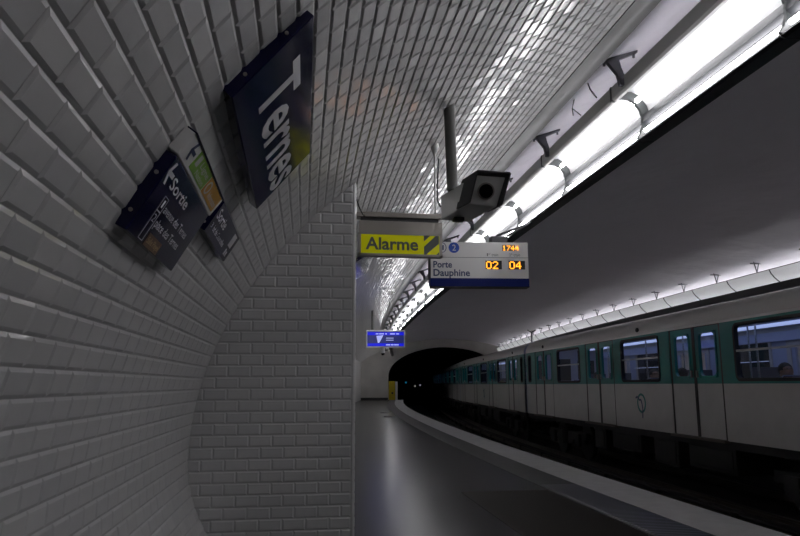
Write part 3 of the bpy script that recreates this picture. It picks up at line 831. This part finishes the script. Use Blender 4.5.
obj('arm', MB().tube([W(1.80, SS_ + .04, .97), W(1.98, SS_ + .04, 1.0), W(2.0, SS_ + .04, 1.06)], .015, 8), 'dgrey', t)

# ------------------------------------------------------------------ yellow gate at the platform's end
t = thing('platform_gate', 'narrow yellow gate beside the tunnel mouth at the platform end', 'gate', W(2.7, 47.6, ZF))
gs = 47.7
obj('panel', MB().sweep([(2.42, ZF + .03), (2.42, ZF + 1.28), (2.84, ZF + 1.28), (2.84, ZF + .03)], [gs, gs + .05], close=True, cap=True), 'gate_yellow', t)
obj('post', MB().sweep([(2.86, ZF), (2.86, ZF + 1.25), (3.02, ZF + 1.25), (3.02, ZF)], [gs - .02, gs + .10], close=True, cap=True), 'sign_panel', t, label='white gate post')
obj('handle', MB().sweep([(2.60, ZF + .42), (2.60, ZF + .54), (2.72, ZF + .54), (2.72, ZF + .42)], [gs - .04, gs], close=True, cap=True), 'black', t)
# tiny signal lamps far down the tunnel
for (X, z, c, l) in ((6.1 - 2.45, .17, (.02, .35, .6), 'blue'), (5.3 - 2.45, -.12, (.5, .5, .5), 'dim white'), (6.75 - 2.3, -.14, (.6, .6, .55), 'warm white'), (7.15 - 2.25, -.06, (.55, .55, .7), 'pale violet')):
    m_ = mat('signal_' + l.replace(' ', '_'), (.1, .1, .1), emit=c, estr=.30)
    p = W(X, 62, z)
    t = thing('tunnel_lamp', 'tiny %s signal lamp glowing in the dark tunnel' % l, 'lamp', p)
    obj('bulb', MB().ball(p, .07), m_, t, smooth=60)
    obj('housing', MB().box(-.09, .09, .05, .16, -.09, .12, tf=lambda q, p=p: (p[0] + q[0], p[1] + q[1], p[2] + q[2])), 'black', t)

# ------------------------------------------------------------------ insulated hanger beyond the train
t = thing('drop_rod', 'dark rod with a forked head hanging between train roof and vault', 'rod', W(8.6, 29.8, 1.6))
zt_ = vz(8.6)
obj('rod', MB().tube([W(8.6, 29.8, 1.65), W(8.6, 29.8, 2.22)], .035, 8), 'bracket', t)
obj('fork', MB().tube([W(8.42, 29.8, 2.30), W(8.6, 29.8, 2.20), W(8.78, 29.8, 2.30)], .03, 8).tube([W(8.6, 29.8, 2.22), W(8.75, 30.2, 2.0), W(8.9, 30.4, 1.6)], .008, 6), 'bracket', t)

# ------------------------------------------------------------------ metro cars (local space: x 0 = platform side, y along, z 0 = rail top)
ZR = ZT + .17                    # rail top in eye coordinates
CL, CW = 17.0, 2.40
def zc(z): return z - ZR         # eye height to car height
Z_SILL, Z_BELT, Z_TOP = zc(-.925), zc(-.008), zc(.985)
DOORS = [1.90, 6.28, 10.72, 15.10]
DW = 1.78
WINS = [(DOORS[i] + DOORS[i + 1]) / 2 for i in range(3)]
WW = 1.80
def rrect(y0, y1, z0, z1, r, n=5):
    pts = []
    for cy, cz, a0 in ((y1 - r, z1 - r, 0), (y0 + r, z1 - r, 90), (y0 + r, z0 + r, 180), (y1 - r, z0 + r, 270)):
        for k in range(n + 1):
            a_ = math.radians(a0 + 90 * k / n); pts.append((cy + r * math.cos(a_), cz + r * math.sin(a_)))
    return pts
def ring_mesh(y0, y1, z0, z1, r, w, x0, x1):
    i = rrect(y0, y1, z0, z1, r); o = rrect(y0 - w, y1 + w, z0 - w, z1 + w, r + w); n = len(i); b = MB()
    vs = [(x0, *p) for p in i] + [(x0, *p) for p in o] + [(x1, *p) for p in i] + [(x1, *p) for p in o]
    fs = []
    for k in range(n):
        j = (k + 1) % n
        fs += [(k, j, n + j, n + k), (2 * n + k, 3 * n + k, 3 * n + j, 2 * n + j), (k, 2 * n + k, 2 * n + j, j), (n + k, n + j, 3 * n + j, 3 * n + k)]
    return b.add(vs, fs)
def pane_mesh(y0, y1, z0, z1, r, x):
    p = rrect(y0, y1, z0, z1, r); return MB().add([(x, *q) for q in p], [tuple(range(len(p)))])
def holed(mb, y0, y1, z0, z1, holes, x0, x1, mi=0):   # flat wall with rectangular openings
    ys = sorted({y0, y1, *[h_[0] for h_ in holes], *[h_[1] for h_ in holes]}); zs = sorted({z0, z1, *[h_[2] for h_ in holes], *[h_[3] for h_ in holes]})
    ys = [y for y in ys if y0 <= y <= y1]; zs = [z for z in zs if z0 <= z <= z1]
    for a_, b_ in zip(ys, ys[1:]):
        for c_, d_ in zip(zs, zs[1:]):
            my, mz = (a_ + b_) / 2, (c_ + d_) / 2
            if any(h_[0] < my < h_[1] and h_[2] < mz < h_[3] for h_ in holes): continue
            mb.box(x0, x1, a_, b_, c_, d_, mi)
    return mb
WZ0, WZ1 = zc(.045), zc(.925)
GZ0, GZ1 = zc(.095), zc(.885)
D_BOT, D_TOP = zc(-.915), zc(1.0)
def make_car():
    t = thing('metro_car', '', 'train car', (0, 0, 0), 0, 'cars of the green and white train')
    far = CW
    dh = [(d - DW / 2, d + DW / 2, D_BOT - .02, D_TOP) for d in DOORS]
    wh = [(c_ - WW / 2, c_ + WW / 2, WZ0, WZ1) for c_ in WINS]
    eh = [(.28, .56, WZ0 + .02, WZ1 - .04), (CL - .56, CL - .28, WZ0 + .02, WZ1 - .04)]
    cuts = [0] + [q for d in DOORS for q in (d - DW / 2, d + DW / 2)] + [CL]
    for ya, yb in zip(cuts[::2], cuts[1::2]):
        obj('lower_side', MB().box(0, .05, ya, yb, Z_SILL, Z_BELT), 'cream', t, local=True)
        obj('window_band', holed(MB(), ya, yb, Z_BELT, Z_TOP, [q for q in wh + eh if ya < q[0] < yb], 0, .05), 'teal', t, local=True)
    obj('opposite_side', holed(MB(), 0, CL, Z_SILL, Z_TOP, [(c_ - WW / 2, c_ + WW / 2, WZ0, WZ1) for c_ in WINS] + [(d - .6, d + .6, GZ0, GZ1) for d in DOORS], far - .05, far), ['car_in'], t, local=True)
    # roof shell
    pr = [(0, Z_TOP), (.005, Z_TOP + .10), (.05, Z_TOP + .22), (.16, Z_TOP + .32), (.38, Z_TOP + .40), (.75, Z_TOP + .45), (1.2, Z_TOP + .465)]
    pr = pr + [(CW - x, z) for x, z in pr[-2::-1]]
    b = MB(); n = len(pr); b.add([(x, y, z) for y in (0, CL) for x, z in pr], [(i, i + 1, n + i + 1, n + i) for i in range(n - 1)])
    b.add([(x, y, z - (.04 if 0 < i < n - 1 else 0)) for y in (.02, CL - .02) for i, (x, z) in enumerate(pr)], [(i, i + 1, n + i + 1, n + i) for i in range(n - 1)])
    ends = b
    obj('roof', b, 'roof', t, local=True, smooth=35)
    b = MB()                     # gutter over the doors
    b.box(-.018, .004, .05, CL - .05, Z_TOP + .045, Z_TOP + .065); obj('rain_gutter', b, 'roof', t, local=True)
    for y0, y1 in ((0, .06), (CL - .06, CL)):
        b = MB()
        b.add([(x, y, z) for y in (y0, y1) for x, z in pr + [(CW, Z_SILL), (0, Z_SILL)]], [tuple(range(n + 2)), tuple(range(n + 2, 2 * n + 4))[::-1]])
        b.box(.0, .03, y0, y1, Z_SILL, Z_TOP); obj('end_wall', b, 'car_in', t, local=True)
        yi = y1 + .012 if y0 == 0 else y0 - .012
        ed = obj('cab_door', MB().box(.80, 1.60, min(yi, yi + .01), max(yi, yi + .01), Z_SILL + .03, zc(.95)), 'car_in', t, local=True)
        obj('cab_window', MB().box(.92, 1.48, min(yi - .006, yi + .016), max(yi - .006, yi + .016), zc(.10), zc(.80)), 'dark_pane', ed, local=True)
        for xa, xb in ((.12, .68), (1.72, 2.28)):
            obj('end_window', MB().box(xa, xb, min(yi - .006, yi + .016), max(yi - .006, yi + .016), zc(.15), zc(.75)), 'dark_pane', t, local=True)
        gb = MB(); ya, yb = (-.23, 0) if y0 == 0 else (CL, CL + .23)
        gb.box(.45, CW - .45, ya, yb, Z_SILL, Z_TOP + .1); obj('gangway', gb, 'rubber', t, local=True)
    for a_, b_, c_, d_ in wh:
        f = obj('window_frame', ring_mesh(a_ + .03, b_ - .03, c_ + .03, d_ - .03, .07, .05, -.012, .055), 'rubber', t, local=True)
        for z_ in (zc(.505),):
            o = obj('transom_bar', MB().box(.0, .045, a_ + .02, b_ - .02, z_ - .016, z_ + .016), 'grey', f, local=True)
        obj('window_pane', pane_mesh(a_ + .03, b_ - .03, c_ + .03, d_ - .03, .07, .03), 'glass', f, local=True)
    for a_, b_, c_, d_ in eh:
        f = obj('end_window_frame', ring_mesh(a_ + .03, b_ - .03, c_ + .03, d_ - .03, .06, .05, -.012, .055), 'rubber', t, local=True)
        obj('window_pane', pane_mesh(a_ + .03, b_ - .03, c_ + .03, d_ - .03, .06, .03), 'glass', f, local=True)
    for d in DOORS:
        for sg in (-1, 1):
            y0, y1 = (d - DW / 2 + .050, d - .04) if sg < 0 else (d + .04, d + DW / 2 - .050)
            yc = (y0 + y1) / 2
            hole = [(yc - .29, yc + .29, GZ0, GZ1)]
            lf = obj('door_leaf', holed(MB(), y0, y1, D_BOT, Z_BELT, [], .012, .05, 0), 'cream', t, local=True)
            obj('door_upper', holed(MB(), y0, y1, Z_BELT, D_TOP - .03, hole, .012, .05), 'teal', lf, local=True)
            obj('door_window_frame', ring_mesh(yc - .26, yc + .26, GZ0 + .03, GZ1 - .03, .09, .045, .0, .055), 'teal', lf, local=True)
            obj('door_pane', pane_mesh(yc - .26, yc + .26, GZ0 + .03, GZ1 - .03, .09, .03), 'glass', lf, local=True)
            obj('door_handle', MB().box(-.025, .012, (y1 - .07 if sg < 0 else y0 + .04), (y1 - .04 if sg < 0 else y0 + .07), zc(.10), zc(.22)), 'steel', lf, local=True)
        fr_ = MB()
        fr_.box(.008, .06, d - DW / 2, d - DW / 2 + .055, D_BOT, D_TOP); fr_.box(.008, .06, d + DW / 2 - .055, d + DW / 2, D_BOT, D_TOP)
        fr_.box(.004, .06, d - .045, d + .045, D_BOT, D_TOP); fr_.box(.02, .06, d - DW / 2, d + DW / 2, D_TOP - .03, D_TOP)
        obj('door_seal', fr_, 'seal', t, local=True)
        obj('door_step', MB().box(-.07, .05, d - DW / 2 - .02, d + DW / 2 + .02, D_BOT - .045, D_BOT - .005), 'step', t, local=True)
    for y in (DOORS[0], CL / 2, DOORS[3]):
        obj('door_lamp', MB().ball((-.006, y, Z_TOP + .12), .05, sx=.4, sy=1.7, seg=10, rings=6), 'rubber', t, local=True, smooth=60)
    # emblem: green ring crossed by a dark profile line
    E_ = Face((-.002, WINS[1 if False else 0], zc(-.40)), (0, -1, 0), (0, 0, 1), (-1, 0, 0))
    for c_ in (WINS[1],):
        E_ = Face((-.001, c_, zc(-.40)), (0, -1, 0), (0, 0, 1), (-1, 0, 0))
        m_ = MB(); E_.ring(m_, 0, 0, .155, .20, 0, .004)
        em = obj('emblem_ring', m_, 'teal', t, local=True, label='round green operator emblem')
        m_ = MB(); pl_ = [(-.26, .10), (-.17, .13), (-.08, .06), (-.01, .07), (.03, -.02), (.05, -.12), (.04, -.22), (.03, -.30)]
        for (a0, b0), (a1, b1) in zip(pl_, pl_[1:]):
            dx, dz = a1 - a0, b1 - b0; l_ = math.hypot(dx, dz); nx_, nz_ = -dz / l_ * .018, dx / l_ * .018
            E_.poly(m_, [(a0 + nx_, b0 + nz_), (a1 + nx_, b1 + nz_), (a1 - nx_, b1 - nz_), (a0 - nx_, b0 - nz_)], .004, .006)
        obj('emblem_line', m_, 'textnavy', em, local=True)
    # underframe and running gear
    obj('sole_bar', MB().box(.03, .16, 0, CL, Z_SILL - .13, Z_SILL).box(CW - .16, CW - .03, 0, CL, Z_SILL - .13, Z_SILL), 'under', t, local=True)
    obj('car_floor', MB().box(.05, CW - .05, .06, CL - .06, Z_SILL - .06, Z_SILL + .02), 'car_floor', t, local=True)
    for y0, y1, h_, nm in ((5.4, 6.9, .42, 'equipment_box'), (7.3, 8.3, .5, 'equipment_box'), (8.9, 10.4, .38, 'equipment_box'), (10.8, 11.5, .48, 'equipment_box')):
        obj(nm, MB().box(.12, .95, y0, y1, Z_SILL - .13 - h_, Z_SILL - .13).box(.10, .12, y0 + .08, y1 - .08, Z_SILL - .13 - h_ + .06, Z_SILL - .18), 'under', t, local=True, bevel=.02)
    for yc in (3.1, CL - 3.1):
        bg = MB()
        for x in (.22, CW - .38):
            bg.prism([(x, yc - 1.5, .52), (x, yc - .7, .58), (x, yc - .4, .36), (x, yc + .4, .36), (x, yc + .7, .58), (x, yc + 1.5, .52), (x, yc + 1.5, .70), (x, yc - 1.5, .70)], (.12, 0, 0))
            for dy in (-1.0, 1.0): bg.box(x - .08, x, yc + dy - .16, yc + dy + .16, .34, .66)
            bg.tube([(x - .03, yc, .36), (x - .03, yc, .80)], .11, 10)
        bo = obj('bogie', bg, 'under', t, local=True)
        for dy in (-1.0, 1.0):
            wm = MB()
            wm.tube([(.36, yc + dy, .45), (CW - .36, yc + dy, .45)], .07, 10)
            for x in (.44, CW - .56): wm.tube([(x, yc + dy, .45), (x + .12, yc + dy, .45)], [.45, .43], 28)
            obj('wheel_set', wm, 'under', bo, local=True)
    # interior
    obj('inner_ceiling', MB().box(.06, CW - .06, .06, CL - .06, Z_TOP + .10, Z_TOP + .13), 'car_in', t, local=True)
    for x in (.55, CW - .55):
        obj('strip_lamp', MB().box(x - .15, x + .15, .5, CL - .5, Z_TOP + .07, Z_TOP + .10), 'lamp_car', t, local=True)
    for c_ in WINS:
        obj('inner_window_frame', ring_mesh(c_ - WW / 2 + .04, c_ + WW / 2 - .04, WZ0 + .04, WZ1 - .10, .10, .06, CW - .085, CW - .045), 'car_white', t, local=True)
        obj('inner_window_pane', pane_mesh(c_ - WW / 2 + .04, c_ + WW / 2 - .04, WZ0 + .04, WZ1 - .10, .10, CW - .052), 'dark_pane', t, local=True)
        obj('luggage_rail', MB().tube([(CW - .12, c_ - WW / 2, zc(.42)), (CW - .12, c_ + WW / 2, zc(.42))], .016, 6), 'chrome', t, local=True)
    for yd in [q for d in DOORS for q in (d - DW / 2 - .06, d + DW / 2 + .06)]:
        obj('partition_screen', MB().box(CW - .75, CW - .10, yd - .012, yd + .012, Z_SILL + .1, zc(.30)), 'car_dark', t, local=True)
        obj('partition_pole', MB().tube([(CW - .75, yd, Z_SILL + .02), (CW - .75, yd, Z_TOP + .10)], .018, 8), 'chrome', t, local=True)
    obj('advert_strip', MB().box(CW - .14, CW - .055, .3, CL - .3, zc(.80), zc(.98)), 'car_in', t, local=True)
    for d in DOORS:
        obj('inner_door', holed(MB(), d - .82, d - .02, Z_SILL + .03, zc(.80), [(d - .70, d - .16, zc(.10), zc(.70))], CW - .075, CW - .055).box(CW - .075, CW - .055, d + .02, d + .82, Z_SILL + .03, zc(.10)).box(CW - .075, CW - .055, d + .02, d + .14, zc(.10), zc(.80)).box(CW - .075, CW - .055, d + .70, d + .82, zc(.10), zc(.80)).box(CW - .075, CW - .055, d + .14, d + .70, zc(.70), zc(.80)), 'car_white', t, local=True)
        obj('grab_pole', MB().tube([(CW / 2, d, Z_SILL + .02), (CW / 2, d, Z_TOP + .10)], .018, 8), 'chrome', t, local=True)
    sm = 0
    for c_ in WINS:
        for dy, rv in ((-1.10, 1), (-.02, -1), (.02, 1), (1.10, -1)):
            for x0, x1 in ((.10, 1.02), (CW - 1.02, CW - .10)):
                b = MB(); y = c_ + dy
                b.box(x0, x1, min(y, y + .45 * rv), max(y, y + .45 * rv), Z_SILL + .36, Z_SILL + .46)
                b.box(x0, x1, min(y, y + .07 * rv), max(y, y + .07 * rv), Z_SILL + .44, zc(.02))
                b.box(x0 + .1, x0 + .16, min(y + .1 * rv, y + .35 * rv), max(y + .1 * rv, y + .35 * rv), Z_SILL + .02, Z_SILL + .36)
                b.box(x1 - .16, x1 - .1, min(y + .1 * rv, y + .35 * rv), max(y + .1 * rv, y + .35 * rv), Z_SILL + .02, Z_SILL + .36)
                obj('bench_seat', b, 'seat', t, local=True, bevel=.02)
                if rv == 1 and x0 < .5:
                    obj('seat_rail', MB().tube([(x0 + .02, y + .03, zc(.02)), (x0 + .10, y + .03, zc(.10)), (x1 - .10, y + .03, zc(.10)), (x1, y + .03, zc(.02))], .015, 8), 'chrome', t, local=True)
    return t
XSIDE = 6.62
def car_at(s0):                  # straight car set as a chord of the curved track
    a_, b_ = Vector(W(XSIDE, s0, ZR)), Vector(W(XSIDE, s0 + CL, ZR))
    d = b_ - a_; return tuple(a_), math.atan2(d.y, d.x) - math.pi / 2
car = make_car()
CARS = [(5.40, 'nearest green and white metro car, cut by the picture edge'), (22.87, 'second green and white metro car, wholly inside the station'),
        (40.34, 'third green and white metro car, entering the dark tunnel'), (57.81, 'last green and white metro car, deep inside the tunnel')]
for k, (s0, lb) in enumerate(CARS):
    loc, rz = car_at(s0)
    if k == 0:
        car.location = (loc[0], loc[1], loc[2] + EYE); car.rotation_euler = (0, 0, rz); car['label'] = lb
    else: dup(car, loc, rz, lb)

# ------------------------------------------------------------------ passengers seated in the nearest car
def passenger(name, label, car_s0, x, y, facing, coat):
    loc, rz = car_at(car_s0)
    base = Matrix.Translation((loc[0], loc[1], loc[2])) @ Matrix.Rotation(rz, 4, 'Z')
    sz = Z_SILL + .34
    p = base @ Vector((x, y, sz))
    t = thing(name, label, 'person', tuple(p), rz + (0 if facing > 0 else math.pi), 'passengers seen through the car windows')
    # body as one skinned figure, sitting; local +y is where it looks
    J = [((0, 0, .09), .125), ((0, -.01, .28), .13), ((0, -.01, .46), .145), ((0, 0, .56), .07), ((0, .01, .62), .055), ((0, .02, .70), .085), ((0, .02, .80), .09), ((0, .015, .86), .06)]
    E_ = [(i, i + 1) for i in range(7)]
    for sg in (-1, 1):
        o = len(J); J += [((sg * .10, .03, .06), .09), ((sg * .10, .42, .07), .072), ((sg * .10, .44, -.32), .048), ((sg * .10, .54, -.36), .04)]
        E_ += [(0, o), (o, o + 1), (o + 1, o + 2), (o + 2, o + 3)]
        o = len(J); J += [((sg * .17, 0, .49), .068), ((sg * .22, .03, .24), .05), ((sg * .12, .26, .17), .038), ((sg * .08, .33, .17), .035)]
        E_ += [(2, o), (o, o + 1), (o + 1, o + 2), (o + 2, o + 3)]
    o = len(J); J += [((0, .112, .765), .013)]; E_ += [(5, o)]
    for sg in (-1, 1):
        o = len(J); J += [((sg * .098, .01, .765), .016)]; E_ += [(5, o)]
    me = bpy.data.meshes.new('body'); me.from_pydata([j[0] for j in J], E_, [])
    ob = bpy.data.objects.new('body', me); COL.objects.link(ob)
    sk = ob.modifiers.new('skin', 'SKIN'); sk.use_smooth_shade = True
    for i, j in enumerate(J): me.skin_vertices[0].data[i].radius = (j[1], j[1])
    me.skin_vertices[0].data[0].use_root = True
    ob.modifiers.new('sub', 'SUBSURF').levels = 2
    dg = bpy.context.evaluated_depsgraph_get()
    m2 = bpy.data.meshes.new_from_object(ob.evaluated_get(dg)); bpy.data.objects.remove(ob)
    m2.materials.clear(); m2.materials.append(M[coat]); m2.materials.append(M['skin'])
    for pg in m2.polygons:
        c_ = pg.center; pg.material_index = 1 if (c_.z > .585 or (c_.y > .28 and .12 < c_.z < .25 and abs(c_.x) < .16)) else 0
        pg.use_smooth = True
    b_ = bpy.data.objects.new('body', m2); COL.objects.link(b_); b_.parent = t
    for sg in (-1, 1):
        obj('eye', MB().ball((sg * .034, .088, .800), .009, seg=8, rings=6), 'lens', t, local=True)
    obj('mouth', MB().box(-.024, .024, .086, .100, .712, .719), 'coat_red', t, local=True)
    hb = MB(); hb.ball((0, -.005, .785), .108, sx=.95, sy=1.08, sz=1.05)
    hb.v = [(x_, min(y_, .075) if z_ > .80 else min(y_, .0), max(z_, .69)) for x_, y_, z_ in hb.v]
    obj('hair', hb, 'hair', t, local=True, smooth=60)
    return t
wy = WINS
passenger('person', 'passenger with dark hair seated at the window of the nearest car, middle of the pane', 5.40, .55, WINS[0] + .50, -1, 'coat_dark')
passenger('person', 'passenger in a brown coat seated near the pane edge of the largest window', 5.40, .60, WINS[0] - .50, 1, 'coat_red')
passenger('person', 'passenger in a dark coat seated behind the window beside the emblem', 5.40, .60, WINS[1] - .62, 1, 'coat_dark')
passenger('person', 'passenger facing forward behind the window beside the emblem', 5.40, .60, WINS[1] + .60, -1, 'coat_red')
passenger('person', 'passenger in a dark coat seated in the window with the yellow ceiling reflection', 5.40, .60, WINS[2] - .55, 1, 'coat_dark')
